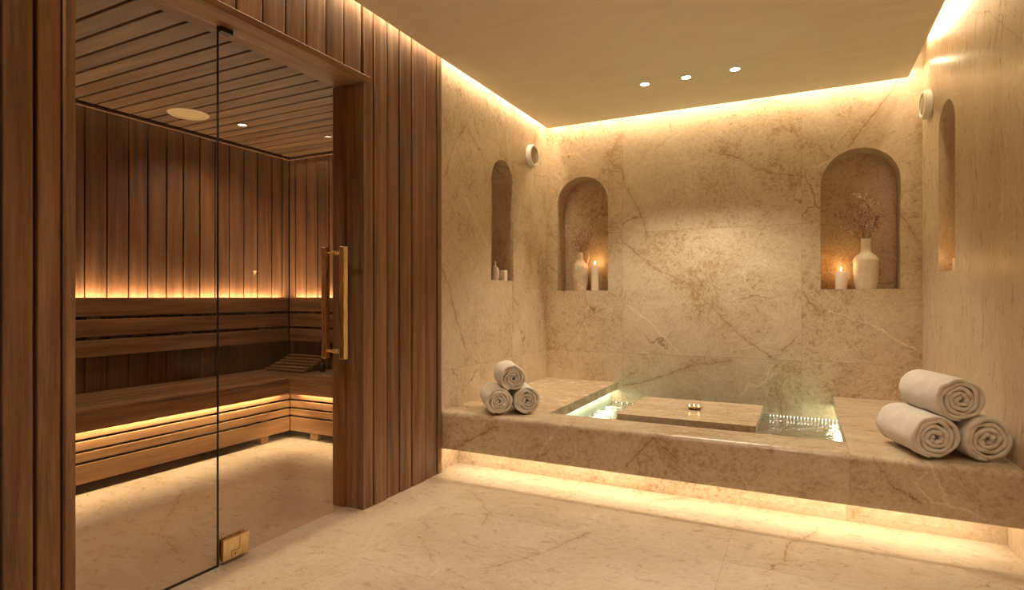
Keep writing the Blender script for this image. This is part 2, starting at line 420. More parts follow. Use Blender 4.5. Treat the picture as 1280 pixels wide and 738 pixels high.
for k, (a, b) in enumerate(zip(edges_r, edges_r[1:])): board_z(bm, a, b, 0, ZT, XW + .004*math.sin(k*2.1))
for b, a in zip(edges_l, edges_l[1:]): board_z(bm, a, b, 0, ZT)
for a, b in zip(edges_t, edges_t[1:]): board_z(bm, a, min(b, JY1+.08), JZ+.036, ZT) if b < 2.5 else None
shaded_backing(ub, struct(obj('wall_partition', bm, wood_z)))
bm = BM(); box(bm, -2.322, -2.098, JY0-.035, JY1+.03, JZ, JZ+.034, .004)
struct(obj('trim_1', bm, wood_y))
bm = BM(); box(bm, -2.322, -2.105, JY0-.03, JY0, 0, JZ, .003)
struct(obj('trim_2', bm, wood_z))
bm = BM(); box(bm, -2.322, -2.1205, JY1-.001, JY1+.012, 0, JZ, .002)
box(bm, -2.33, -2.245, JY1-.014, JY1, 0, JZ, .002)
struct(obj('trim_3', bm, wood_z))

# ------------------------------------------------------------------ sauna shell
SX, SY0, SY1, SZ = -4.4, .55, 4.0, 2.48
def plank(bm, lo, hi, axis, face, out, length0, length1, gap=.006, t=.02, bev=.004):
    pass
ub = BM()
box(ub, SX-.12, SX-.021, SY0-.1, SY1+.1, 0, ZT)
bm = BM()
ys = [SY0]; 
while ys[-1] < 2.0: ys.append(ys[-1] + .161)
ys = [y for y in ys if y < 2.05] + [2.164-.05, 2.232, 2.375, 2.522, 2.66, 2.804, 2.94, 3.081, 3.218, 3.354, 3.497, 3.639, 3.798, 3.92, 4.0]
for a, b in zip(ys, ys[1:]): box(bm, SX-.021, SX, a+.005, b-.005, 0, SZ+.02, .004, 1)
shaded_backing(ub, struct(obj('wall_sauna_left', bm, swood_z)))
ub = BM()
box(ub, SX-.12, -2.32, SY1+.021, SY1+.1, 0, ZT)
bm = BM()
xs = [-4.4, -4.322, -4.177, -4.035, -3.896, -3.761, -3.62, -3.48, -3.33, -3.19, -3.05, -2.91, -2.77, -2.62, -2.48, -2.32]
for a, b in zip(xs, xs[1:]): box(bm, a+.005, b-.005, SY1, SY1+.021, 0, SZ+.02, .004, 1)
shaded_backing(ub, struct(obj('wall_sauna_back', bm, swood_z)))
bm = BM()
box(bm, SX-.12, -2.32, SY0-.1, SY0, 0, ZT)
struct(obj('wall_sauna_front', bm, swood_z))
bm = BM()   # lining on the inside of the partition's stone continuation
box(bm, -2.42, -2.33, 3.197, SY1+.02, 0, ZT)
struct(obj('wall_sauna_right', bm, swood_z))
ub = BM()
box(ub, SX-.02, -2.32, SY0, SY1+.02, SZ+.0225, SZ+.08)
bm = BM()
y = SY0 + .01; Yg = []
g = 3.97
while g > SY0: Yg.append(g); g -= .121
Yg.append(SY0); Yg = Yg[::-1]
for a, b in zip(Yg, Yg[1:]): box(bm, SX+.045, -2.325, a+.008, b-.008, SZ, SZ+.022, .003, 1)
sauna_ceiling = struct(obj('ceiling', bm, swood_x)); shaded_backing(ub, sauna_ceiling)
bm = BM(); box(bm, SX, SX+.014, SY0, SY1, SZ-.022, SZ-.008, .003); box(bm, SX+.014, -2.33, SY1-.014, SY1, SZ-.022, SZ-.008, .003)
struct(obj('trim_4', bm, wood_y))

# ------------------------------------------------------------------ sauna bench (L-shaped)
t = thing('sauna_bench', 'L-shaped slatted teak bench with glowing underside in the corner of the sauna', 'bench', (SX, SY1, 0))
def part(name, bm, m, parent=None, **k):
    """bm is in world coordinates, parent is an Empty (no rotation)"""
    o = obj(name, bm, m, parent, **k)
    if parent is not None:
        w = Vector(parent.location)
        if parent.parent: w += Vector(parent.parent.location)
        o.location = -w if parent.parent is None else -w
    return o
BX, BY = -3.70, 3.365        # bench front lines
bm = BM()
for i in range(5):           # planks of the long run, mitred into the back run
    xa = SX+.01 + i*.136; box(bm, xa, min(xa+.130, BX), SY0+.02, BY+.0 if i < 5 else BY, .470, .495, .003)
bench_seat = part('seat', bm, bench_y, t)
bm = BM()
for i in range(5):
    ya = BY + i*.127; box(bm, SX+.01, -2.44, ya+.003, min(ya+.124, SY1-.005), .470, .495, .003)
part('seat', bm, bench_x, t)
bm = BM(); box(bm, BX-.022, BX-.004, SY0+.02, BY+.02, .372, .4695, .003)
part('fascia', bm, bench_y, t)
bm = BM(); box(bm, BX-.021, -2.44, BY+.004, BY+.022, .372, .4695, .003)
part('fascia', bm, bench_x, t)
for za, zb in ((.319, .385), (.252, .306), (.186, .240), (.058, .173)):
    bm = BM(); box(bm, BX-.082, BX-.062, SY0+.02, BY+.06, za, zb, .004); part('apron_slat', bm, spruce_y, t)
    bm = BM(); box(bm, BX-.061, -2.44, BY+.062, BY+.082, za, zb, .004); part('apron_slat', bm, spruce_x, t)
for (xa, xb, ya, yb) in ((BX-.15, BX-.083, 3.16, 3.235), (BX-.15, BX-.083, 1.15, 1.22), (-3.56, -3.475, BY+.083, BY+.15), (-2.75, -2.68, BY+.083, BY+.15)):
    bm = BM(); box(bm, xa, xb, ya, yb, 0, .469, .004); part('leg', bm, spruce_y, t)

# backrest of three boards with spacers
t = thing('bench_backrest', 'three-board teak backrest running round the sauna wall above the bench', 'backrest', (SX, SY1, .74))
XB = SX + .085
for za, zb in ((1.020, 1.148), (.881, .999), (.743, .858)):
    bm = BM(); box(bm, XB-.022, XB, SY0+.01, SY1-.087, za, zb, .004); part('backrest_board', bm, bench_y, t)
    bm = BM(); box(bm, XB+.012, -2.44, SY1-.085, SY1-.063, za, zb, .004); part('backrest_board', bm, bench_x, t)
bm = BM(); box(bm, SX+.001, XB-.0225, SY0+.01, SY1-.064, 1.118, 1.128); part('light_blocker', bm, GAP_SHADE, t)  # added hidden boards, keep strip light out of the backrest gaps
bm = BM(); box(bm, XB+.001, -2.44, SY1-.0625, SY1-.001, 1.118, 1.128); part('light_blocker', bm, GAP_SHADE, t)
for ya, yb in ((1.2, 1.28), (2.21, 2.295), (2.90, 2.97), (3.60, 3.68)):
    bm = BM(); box(bm, SX+.002, XB-.0225, ya, yb, .745, 1.08, .003); part('spacer', bm, wood_z, t)
for xa, xb in ((-4.07, -3.99), (-3.1, -3.02)):
    bm = BM(); box(bm, xa, xb, SY1-.0625, SY1-.002, .745, 1.08, .003); part('spacer', bm, wood_z, t)

# wedge headrest of stepped slats and a small dark bottle
t = thing('slatted_headrest', 'stepped wooden slat headrest lying on the sauna bench in the corner', 'headrest', (-4.09, 3.78, .495))
n = 6
for i in range(n):
    ya = 3.655 + i*.051; z = .503 + i*.020
    bm = BM(); box(bm, -4.33 + i*.004, -3.85, ya, ya+.046, z, z+.014, .003); part('slat', bm, spruce_x, t)
for xa in (-4.31, -3.88):
    bm = BM()
    pts = [(3.655, .4955), (3.952, .4955), (3.952, .600), (3.655, .5025)]
    a = [bm.verts.new((xa, y, z)) for y, z in pts]; b = [bm.verts.new((xa+.02, y, z)) for y, z in pts]
    bm.faces.new(a); bm.faces.new(b[::-1])
    for i in range(4): bm.faces.new((a[i], a[(i+1) % 4], b[(i+1) % 4], b[i]))
    part('rail', bm, spruce_y, t)
t = thing('oil_bottle', 'small dark bottle standing beside the slatted headrest', 'bottle', (-3.775, 3.80, .495))
bm = BM(); lathe(bm, [(0, .001), (.021, .001), (.023, .006), (.023, .07), (.012, .084), (.010, .10), (0, .10)], 20)
autosmooth(obj('bottle_body', bm, plain('dark_glass', (.012, .02, .022), .12), t))
bm = BM(); lathe(bm, [(0, .1002), (.0125, .1002), (.0125, .118), (0, .118)], 16)
autosmooth(obj('cap', bm, black_gap, t))

# sauna ceiling speaker and lamp
t = thing('ceiling_speaker', 'round flush beige loudspeaker in the slatted sauna ceiling', 'speaker', (-3.97, 2.69, SZ))
bm = BM(); lathe(bm, [(.112, 0), (.114, -.008), (.128, -.010), (.136, -.004), (.136, 0)], 48); autosmooth(obj('bezel', bm, plain('bezel_tan', (.62, .48, .32), .4), t))
bm = BM(); lathe(bm, [(.1118, 0), (.1118, -.004), (.08, -.006), (0, -.007)], 48); autosmooth(obj('grille', bm, beige_grille, t))
t = thing('ceiling_spotlight', 'small lit spotlight recessed in the wooden sauna ceiling', 'spotlight', (-3.857, 3.05, SZ))
bm = BM(); lathe(bm, [(.030, 0), (.031, -.005), (.040, -.005), (.042, 0)], 32); autosmooth(obj('bezel', bm, brass, t))
bm = BM(); lathe(bm, [(.0298, -.001), (0, -.002)], 32); obj('lens', bm, emit('sauna_lens', (1, .85, .65), 9), t)

# ------------------------------------------------------------------ glass front
GX = -2.234; SPLIT = 1.648
bm = BM(); box(bm, GX-.005, GX+.005, JY0+.002, SPLIT-.004, .006, JZ-.004)
w1 = struct(obj('window_1', bm, pane_m), 'fixed bronze-tinted glass pane beside the sauna door')
bm = BM(); box(bm, GX-.0055, GX+.0055, SPLIT-.0038, SPLIT-.0012, .006, JZ-.004); obj('edge_seal', bm, black_gap, w1)
bm = BM(); box(bm, GX-.006, GX+.006, JY0, SPLIT-.002, .0005, .006); obj('floor_channel', bm, steel_dark, w1)
bm = BM(); box(bm, GX-.005, GX+.005, SPLIT, JY1-.016, .012, JZ-.006)
d1 = struct(obj('door_1', bm, pane_m), 'frameless glass sauna door with brass pull handle')
bm = BM()
HY = 2.344
for xs_ in (GX+.055, GX-.072):
    box(bm, xs_-.016, xs_+.016, HY-.016, HY+.016, .822, 1.42, .0025)
hd = obj('handle', bm, brass, d1)
bm = BM()
for z in (.862, 1.388):
    tube(bm, [(GX-.057, HY, z), (GX-.035, HY, z), (GX+.02, HY, z), (GX+.040, HY, z)], .0075, 14)
    for xx in (GX+.006, GX-.014): tube(bm, [(xx, HY, z), (xx+.009, HY, z)], .013, 18)
autosmooth(obj('standoff', bm, brass, hd))
bm = BM(); box(bm, GX+.0055, GX+.024, 1.655, 1.785, .018, .108, .0015); box(bm, GX-.024, GX-.0055, 1.655, 1.785, .018, .108, .0015)
hg = obj('hinge', bm, brass, d1)
bm = BM()   # the dark cut lines and screw on the hinge plate
xf = GX+.0243
for y0_, y1_, z0_, z1_ in ((1.6935, 1.6955, .018, .052), (1.6935, 1.737, .050, .052), (1.735, 1.737, .050, .108)):
    box(bm, xf-.0006, xf+.0002, y0_, y1_, z0_, z1_)
tube(bm, [(xf-.0006, 1.713, .036), (xf+.0006, 1.713, .036)], .0032, 14)
obj('hinge_detail', bm, steel_dark, hg)
bm = BM(); box(bm, GX-.018, GX+.018, SPLIT+.004, SPLIT+.06, JZ-.022, JZ-.001, .002); obj('top_pivot', bm, steel_dark, d1)

# ------------------------------------------------------------------ pool
PX0, PX1, PY0 = -1.47, .2, 3.46
ZP = .40
t = thing('plunge_pool', 'beige marble plunge pool with wide floating rim, lit from below', 'pool', (-.65, 4.1, 0))
def bull(bm, x0, x1, y0, y1, z0, z1, r=.036, seg=7, rb=.012):
    """slab along x, whose front top edge is a big bullnose; x1 may depend on y"""
    pr = [(y1, z0), (y0+rb, z0)] + [(y0+rb-rb*math.sin(k/3*PI/2), z0+rb-rb*math.cos(k/3*PI/2)) for k in range(1, 4)]
    pr += [(y0+r-r*math.cos(k/seg*PI/2), z1-r+r*math.sin(k/seg*PI/2)) for k in range(seg+1)] + [(y1, z1)]
    fa = lambda y: x0 if not callable(x0) else x0(y)
    fb = lambda y: x1 if not callable(x1) else x1(y)
    a = [bm.verts.new((fa(y), y, z)) for y, z in pr]; b = [bm.verts.new((fb(y), y, z)) for y, z in pr]
    bm.faces.new(a); bm.faces.new(b[::-1])
    for i in range(len(pr)): bm.faces.new((a[i], a[(i+1) % len(pr)], b[(i+1) % len(pr)], b[i]))
XRm = lambda y: XR(y)-.001
LY = 3.20
# front rim: deep apron in front, thinner slab behind (hollow underneath for the light)
bm = BM()
bull(bm, XL+.001, XRm, LY, LY+.05, .152, ZP)
autosmooth(part('front_apron', bm, m_rim, t))
bm = BM()
def prism(bm, poly, z0, z1):
    a = [bm.verts.new((x, y, z0)) for x, y in poly]; b = [bm.verts.new((x, y, z1)) for x, y in poly]
    bm.faces.new(a[::-1]); bm.faces.new(b)
    for i in range(len(poly)): bm.faces.new((a[i], a[(i+1) % len(poly)], b[(i+1) % len(poly)], b[i]))
ya = LY+.05
prism(bm, [(XL+.001, ya), (XRm(ya), ya), (XRm(PY0), PY0), (XL+.001, PY0)], .215, ZP)
part('front_rim', bm, m_rim, t)
m_ledgeL = marble('marble_ledge_left', ML, MM, MD, 'xy', 22.4, [], [], (), (), .24, stretch=(.7, 1.5, 1))
m_ledgeR = marble('marble_ledge_right', tuple(x*.95 for x in ML), tuple(x*.92 for x in MM), MD, 'xy', 26.4, [], [], (), (), .22, stretch=(.55, 2.2, 1), bands=.4)
bm = BM(); prism(bm, [(XL+.001, PY0+.0005), (PX0, PY0+.0005), (PX0, YB-.001), (XL+.001, YB-.001)], .335, ZP)
part('side_ledge', bm, m_ledgeL, t)
bm = BM(); prism(bm, [(PX1, PY0+.0005), (XRm(PY0), PY0+.0005), (XRm(YB), YB-.001), (PX1, YB-.001)], .335, ZP)
part('side_ledge', bm, m_ledgeR, t)
# basin walls and floor
bm = BM()
box(bm, PX0-.12, PX0-.05, PY0, YB-.001, .03, .334); box(bm, PX1+.05, PX1+.12, PY0, YB-.001, .03, .334)
box(bm, PX0-.12, PX1+.12, PY0, PY0+.05, .03, .205)
box(bm, PX0-.12, PX1+.12, PY0, YB-.001, .005, .03)
part('basin', bm, m_basin, t)
# stepped plinth
bm = BM()
for i, (y_, za, zb) in enumerate(((3.430, 0, .045), (3.441, .045, .092), (3.452, .092, .2145))):
    prism(bm, [(XL+.001, y_), (XRm(y_), y_), (XRm(3.459), 3.459), (XL+.001, 3.459)], za, zb)
part('plinth', bm, m_rim, t)
# water
bm = BM(); nx, ny = 120, 100
G = [[None]*(ny+1) for _ in range(nx+1)]
wx0, wx1, wy0, wy1 = PX0-.049, PX1+.049, PY0+.001, YB-.003
for i in range(nx+1):
    for j in range(ny+1):
        x = wx0+(wx1-wx0)*i/nx; y = wy0+(wy1-wy0)*j/ny
        h = .004*noise.noise(Vector((x*6, y*8, 0))) + .002*noise.noise(Vector((x*17, y*20, 3)))
        G[i][j] = bm.verts.new((x, y, .215+h))
for i in range(nx):
    for j in range(ny): bm.faces.new((G[i][j], G[i+1][j], G[i+1][j+1], G[i][j+1]))
wt = part('water', bm, water_m, t, smooth=True); wt['label'] = 'rippling pale green water'
# LED bead line along the back of the water
t2 = thing('light_string', 'row of tiny glowing beads at the waterline against the back wall', 'lights', (-.65, YB-.012, .222))
bm = BM()
bx = []
x = -.23
while x < .235: bx.append(x); x += .024
x = -1.33
while x > -1.50: bx.append(x); x -= .05
for x in bx: bmesh.ops.create_icosphere(bm, subdivisions=1, radius=.0032, matrix=Matrix.Translation((x+.65, 0, 0)))
o = obj('bead', bm, bead_m, t2); o['kind'] = 'stuff'
bm = BM(); tube(bm, [(-.87, .006, 0), (.0, .006, 0), (.885, .006, 0)], .002, 6); obj('wire', bm, steel_dark, t2)

# marble island slab on a hidden foot
t = thing('marble_slab_table', 'square marble slab floating in the middle of the pool', 'slab', (-.645, 3.905, .03))
bm = BM(); box(bm, -1.05, -.24, 3.555, 4.258, .372, .42, .003, 2)
part('slab', bm, m_slab, t)
bm = BM(); box(bm, -.9, -.39, 3.7, 4.12, .031, .3715, .004)
part('foot', bm, m_basin, t)

# lotus candle holder with three little flames
t = thing('lotus_candle_holder', 'small golden lotus-shaped holder in the middle of the marble slab', 'candle holder', (-.635, 3.92, .4203), .2)
def petal(L, w, lift, th=.0016):
    bm = BM(); rows = []
    for i in range(7):
        u = i/6; x = .010 + L*u; hw = w*math.sin(PI*min(.98, .14+.86*u))**.8; z = .003 + lift*u*u
        rows.append([(x, -hw, z+hw*.25), (x, 0, z-.001), (x, hw, z+hw*.25)])
    top = [[bm.verts.new((a, b, c+th)) for a, b, c in r] for r in rows]; bot = [[bm.verts.new((a, b, c)) for a, b, c in r] for r in rows]
    for i in range(6):
        for j in range(2):
            bm.faces.new((top[i][j], top[i+1][j], top[i+1][j+1], top[i][j+1])); bm.faces.new((bot[i][j], bot[i][j+1], bot[i+1][j+1], bot[i+1][j]))
        for j in (0, 2): bm.faces.new((top[i][j], top[i+1][j], bot[i+1][j], bot[i][j]))
    bm.faces.new((top[0][0], top[0][1], top[0][2], bot[0][2], bot[0][1], bot[0][0]))
    bm.faces.new((top[-1][0], top[-1][1], top[-1][2], bot[-1][2], bot[-1][1], bot[-1][0]))
    return bm
gold = plain('gilt_metal', (.50, .31, .13), .4, metal=.6)
bm = BM(); lathe(bm, [(0, .0002), (.030, .0002), (.036, .004), (.034, .010), (0, .009)], 32); autosmooth(obj('dish', bm, gold, t))
for k in range(8):
    o = obj('petal', petal(.044, .018, .013), gold, t, loc=(0, 0, .001), rot=(0, 0, k*PI/4), smooth=True)
def flame_bm(h, r):
    bm = BM(); pr = [(0, 0)] + [(r*math.sin(PI*(u**.7))**.9*(1-u*.25), h*u) for u in (.1, .22, .36, .5, .65, .8, .92)] + [(0, h)]
    lathe(bm, pr, 12); return bm
for k, (dx, dy) in enumerate(((-.030, -.012), (-.004, .010), (.026, -.006))):
    tl = thing('tealight', ('tealight burning in the gold lotus holder, leftmost of three', 'tealight burning in the gold lotus holder, middle one of three', 'tealight burning in the gold lotus holder, rightmost of three')[k], 'tealight', (-.635+dx, 3.92+dy, .4305), 0, 'three tealights in the lotus holder')
    bm = BM(); lathe(bm, [(0, 0.0002), (.0075, .0002), (.0075, .007), (0, .007)], 16); autosmooth(obj('cup', bm, wax, tl))
    f = obj('flame', flame_bm(.016, .0034), flame_m, tl, loc=(0, 0, .0072), smooth=True)

# ------------------------------------------------------------------ candles in the niches
def candle(label, loc, r, h, lit=True, group=None, power=1.0, square=False):
    t = thing('pillar_candle', label, 'candle', loc, 0, group)
    bm = BM()
    if square: box(bm, -r, r, -r, r, 0, h, .004)
    else:
        pr = [(0, 0), (r*.97, 0), (r, .004), (r, h-.006), (r*.95, h), (r*.72, h-.003), (r*.3, h-.008), (0, h-.008)]
        lathe(bm, pr, 36)
    autosmooth(obj('wax_body', bm, wax, t))
    bm = BM(); tube(bm, [(0, 0, h-.009), (.0005, 0, h), (.001, 0, h+.008)], .0012, 6); wk = obj('wick', bm, wick_m, t)
    if lit:
        obj('flame', flame_bm(.034, .0062), flame_m, wk, loc=(0, 0, h+.004), smooth=True)
        l = bpy.data.lights.new('candle_light', 'POINT'); l.energy = power; l.color = (1, .50, .16); l.shadow_soft_size = .012
        lo_ = bpy.data.objects.new('candle_light', l); link(lo_, t); lo_.location = (0, 0, h+.042)
    return t
candle('tall lit white pillar candle beside the handled jug in the back wall niche', (-1.710, 5.095, 1.2125), .035, .235, power=.38)
candle('short lit white pillar candle beside the bottle-shaped vase in the back wall niche', (.258, 5.09, 1.2125), .040, .135, power=.45)
candle('white candle peeping from the narrow niche in the right wall', (.835, 4.35, 1.3155), .024, .07, power=.35)
candle('square unlit white candle in the narrow niche in the left wall', (-2.205, 4.225, 1.2855), .027, .088, lit=False, square=True)

# vases
def vase(label, loc, prof, m, handle=False, name='vase'):
    t = thing(name, label, 'vase', loc)
    bm = BM(); lathe(bm, prof, 48); autosmooth(obj('vase_body', bm, m, t), 60)
    return t
def curve_prof(pts, inner, n=6):
    out = []
    P = [pts[0]] + pts + [pts[-1]]
    for i in range(1, len(P)-2):
        p0, p1, p2, p3 = P[i-1:i+3]
        for k in range(n):
            u = k/n
            q = [.5*((2*p1[j]) + (-p0[j]+p2[j])*u + (2*p0[j]-5*p1[j]+4*p2[j]-p3[j])*u*u + (-p0[j]+3*p1[j]-3*p2[j]+p3[j])*u**3) for j in (0, 1)]
            out.append((max(q[0], 0), q[1]))
    out.append(pts[-1])
    return [(0, 0)] + out + inner
jug = vase('rough cream clay jug with one handle in the back niche', (-1.852, 5.098, 1.2125),
           curve_prof([(.050, 0), (.056, .004), (.068, .06), (.076, .14), (.077, .20), (.070, .235), (.048, .262), (.033, .285), (.030, .32), (.033, .345), (.037, .355)], [(.030, .356), (.024, .34), (.024, .28), (0, .27)]), ceramic2, name='clay_jug')
bm = BM()
hp = [Vector((.031, 0, .335)), Vector((.048, 0, .352)), Vector((.068, 0, .352)), Vector((.080, 0, .335)), Vector((.080, 0, .305)), Vector((.070, 0, .275)), Vector((.058, 0, .250))]
tube(bm, hp, [.008, .009, .009, .009, .009, .009, .010], 12)
autosmooth(obj('handle', bm, ceramic2, jug), 80)
vs2 = vase('tall cream bottle-shaped vase with dry twigs in the back niche', (.422, 5.098, 1.2125),
           curve_prof([(.060, 0), (.067, .004), (.078, .05), (.083, .13), (.084, .20), (.082, .225), (.066, .252), (.044, .270), (.035, .295), (.033, .34), (.034, .372), (.038, .380)], [(.032, .381), (.027, .36), (.026, .30), (0, .28)]), ceramic)
sb = vase('tiny white flask beside the square candle in the narrow left niche', (-2.235, 4.135, 1.2855),
          curve_prof([(.026, 0), (.030, .004), (.036, .03), (.036, .08), (.028, .105), (.012, .12), (.011, .15), (.014, .156)], [(.010, .157), (.009, .13), (0, .12)]), ceramic2, name='flask')

def branches(label, loc, seed, spread, height, n):
    rnd = random.Random(seed)
    t = thing('dried_branches', label, 'branches', loc)
    bm = BM(); bb = BM()
    def bud(p, s):
        a = Vector((rnd.uniform(-1, 1), rnd.uniform(-1, 1), rnd.uniform(-1, 1)+.01)).normalized(); b = a.orthogonal().normalized(); c = a.cross(b)
        tip, tail = bb.verts.new(p + a*s*1.6), bb.verts.new(p - a*s*1.4)
        R_ = [bb.verts.new(p + (b*math.cos(k*PI*2/5) + c*math.sin(k*PI*2/5))*s*.75) for k in range(5)]
        for k in range(5): bb.faces.new((R_[k], R_[(k+1) % 5], tip)); bb.faces.new((R_[(k+1) % 5], R_[k], tail))
    def grow(p, d, L, r, lvl):
        pts = [p.copy()]; m = 5
        for i in range(m):
            d = (d + Vector((rnd.uniform(-.2, .2), rnd.uniform(-.14, .14), rnd.uniform(-.08, .12)))).normalized()
            p = p + d*L/m
            p.y = min(max(p.y, -.11), .07)
            pts.append(p.copy())
            if lvl < 2 and i > 0:
                for _ in range(1):
                    dd = (d + Vector((rnd.uniform(-1, 1), rnd.uniform(-.6, .6), rnd.uniform(-.3, .6)))).normalized()
                    grow(p, dd, L*rnd.uniform(.3, .55), r*.6, lvl+1)
            if lvl > 0 or i > 2:
                for _ in range(2): bud(p + Vector((rnd.uniform(-.006, .006), rnd.uniform(-.006, .006), rnd.uniform(-.006, .006))), rnd.uniform(.003, .0068))
        tube(bm, pts, [r*(1-.6*i/m) for i in range(m+1)], 5)
    for k in range(n):
        a = (k+.5)/n*2-1
        d = Vector((a*spread, rnd.uniform(-.25, .25), 1)).normalized()
        grow(Vector((rnd.uniform(-.01, .01), rnd.uniform(-.01, .01), 0)), d, height*rnd.uniform(.7, 1.05), .0017, 0)
    tw = obj('twigs', bm, twig_m, t)
    o = obj('buds', bb, bud_m, tw); o['kind'] = 'stuff'
branches('spray of dried budded twigs standing in the handled clay jug', (-1.852, 5.098, 1.49), 3, .42, .27, 5)
branches('bushy spray of dried budded twigs standing in the bottle-shaped vase', (.422, 5.098, 1.50), 11, .60, .30, 5)

# ------------------------------------------------------------------ round wall speakers
def wall_speaker(label, loc, rz):
    t = thing('wall_speaker', label, 'speaker', loc, rz)      # local +x faces into the room
    bm = BM(); lathe(bm, [(0, .0005), (.092, .0005), (.097, .006), (.097, .036), (.090, .047), (.076, .048), (.072, .040), (0, .040)], 48)
    bmesh.ops.transform(bm, matrix=Matrix.Rotation(PI/2, 4, 'Y'), verts=bm.verts); autosmooth(obj('housing', bm, white_enamel, t))
    bm = BM(); lathe(bm, [(.0735, .0402), (.07, .0412), (.05, .0455), (.03, .048), (0, .049)], 48)
    bmesh.ops.transform(bm, matrix=Matrix.Rotation(PI/2, 4, 'Y'), verts=bm.verts); autosmooth(obj('grille', bm, grille_mat, t))
wall_speaker('round white loudspeaker high on the stone wall at the left, above the niche edge', (XL, 4.63, 2.395), 0)
wall_speaker('round white loudspeaker high on the stone wall at the right of the room', (XR(4.80), 4.80, 2.465), PI+.055)

# ------------------------------------------------------------------ rolled towels
def towel(label, front, axis, R, L, seed, group, turns=3.6, flap=False, ccw=1):
    """front = centre of the visible end, axis = unit direction towards the far end"""
    rnd = random.Random(seed)
    t = thing('rolled_towel', label, 'towel', (front[0], front[1], front[2]), 0, group)
    bm = BM(); N_ = int(turns*40); pitch = (R-.008)/(turns+.1); th = pitch*.98
    K = 9; ax = Vector(axis).normalized(); side = Vector((ax.y, -ax.x, 0)); up = Vector((0, 0, 1))
    off = seed*3.7
    rings = []
    th0 = -1.75 + rnd.uniform(-.25, .25) - ccw*turns*2*PI
    for i in range(N_+1):
        u = i/N_; ang = th0 + ccw*u*turns*2*PI
        rc = pitch*.42 + pitch*(turns+.1)*u
        w1 = 1 + (.045*math.sin(2.3*ang+off) + .03*math.sin(5.3*ang+off*2))*min(1, (1-u)*2.5+.15)
        rc *= w1
        rc -= pitch*.45*max(0, u-.86)/.14
        e0 = .010*noise.noise(Vector((math.cos(ang)*1.7, math.sin(ang)*1.7, off+u*5))) + .004*noise.noise(Vector((ang*3, off, 1)))
        e0 += .007*(1-u)*-1*0 - .006*(u > .93)
        tt = th*(1+.10*math.sin(ang*4.3+off)) * (min(1, (1-u)*N_/3+.35))
        ring = []
        # cross-section, going round: outer face front->back, far end, inner face back->front, near end
        sec = []
        for k in range(K+1): sec.append((tt/2, e0+tt*.45+(L-tt*.9)*k/K))
        for a_ in (30, 60, 90, 120, 150): sec.append((tt/2*math.cos(math.radians(a_)), e0+L-tt*.45+tt*.45*math.sin(math.radians(a_))))
        for k in range(K, -1, -3): sec.append((-tt/2, e0+tt*.45+(L-tt*.9)*k/K))
        for a_ in (210, 240, 270, 300, 330): sec.append((tt/2*math.cos(math.radians(a_)), e0+tt*.45+tt*.45*math.sin(math.radians(a_))))
        for dr, s in sec:
            r = rc + dr
            ox, oz = r*math.cos(ang), r*math.sin(ang)
            if oz < 0: oz *= .93
            q = side*ox + up*oz + ax*s
            nv = noise.noise(q*20 + Vector((off, 0, 0)))*.0045 + noise.noise(q*70 + Vector((off, 5, 0)))*.0022
            dd = (side*ox + up*oz); dd = dd.normalized() if dd.length > 1e-6 else up
            q += dd*nv*(1 if u > .6 else .4) + ax*nv*.8
            ring.append(bm.verts.new(q))
        rings.append(ring)
    for a, b in zip(rings, rings[1:]):
        for k in range(len(a)): bm.faces.new((a[k], a[(k+1) % len(a)], b[(k+1) % len(a)], b[k]))
    bm.faces.new(rings[0]); bm.faces.new(rings[-1][::-1])
    o = obj('towel_cloth', bm, terry, t, smooth=True)
    return t
def towel_stack(c, axis, R, L, labels, group, seeds, lift=1.72):
    ax = Vector((axis[0], axis[1], 0)).normalized(); sd = Vector((ax.y, -ax.x, 0))
    c = Vector((c[0], c[1], 0))
    zb = ZP + .975*R
    a = c - sd*R*1.04; b = c + sd*R*1.04
    towel(labels[0], (a.x, a.y, zb), ax, R, L, seeds[0], group, 4.4)
    towel(labels[1], (b.x, b.y, zb), ax, R, L, seeds[1], group, 4.1)
    tp = c + ax*.012
    towel(labels[2], (tp.x, tp.y, zb+R*lift), ax, R, L, seeds[2], group, 4.6)
towel_stack((-1.648, 3.30), (-.60, .80), .088, .30,
            ['rolled white towel at the wall side under two others on the left ledge', 'rolled white towel nearest the water in the left ledge stack', 'rolled white towel on top of the left ledge stack'], 'rolled towels on the left ledge', (1, 2, 3), 1.64)
towel_stack((.650, 3.28), (-.29, .957), .104, .37,
            ['rolled white towel nearest the water in the right ledge stack', 'rolled white towel against the stone wall in the right ledge stack', 'rolled white towel on top of the right ledge stack'], 'rolled towels on the right ledge', (4, 5, 6), 1.68)

# ------------------------------------------------------------------ ceiling downlights
def area(name, loc, rot, sx, sy, power, color, spread=PI):
    l = bpy.data.lights.new(name, 'AREA'); l.shape = 'RECTANGLE'; l.size = sx; l.size_y = sy; l.energy = power; l.color = color; l.spread = spread
    o = bpy.data.objects.new(name, l); link(o); o.location = loc; o.rotation_euler = rot; return o
def spot(name, loc, power, color, ang, blend=.6, size=.03, rot=(0, 0, 0)):
    l = bpy.data.lights.new(name, 'SPOT'); l.energy = power; l.color = color; l.spot_size = math.radians(ang); l.spot_blend = blend; l.shadow_soft_size = size
    o = bpy.data.objects.new(name, l); link(o); o.location = loc; o.rotation_euler = rot; return o
WARM = (1, .79, .50); NEUT = (1, .85, .665)
dl = [((-1.02, 4.157), 'lit ceiling spotlight over the pool, leftmost of the row of three'),
      ((-.73, 4.157), 'lit ceiling spotlight over the pool, middle of the row of three'),
      ((-.41, 4.157), 'lit ceiling spotlight over the pool, rightmost of the row of three')]
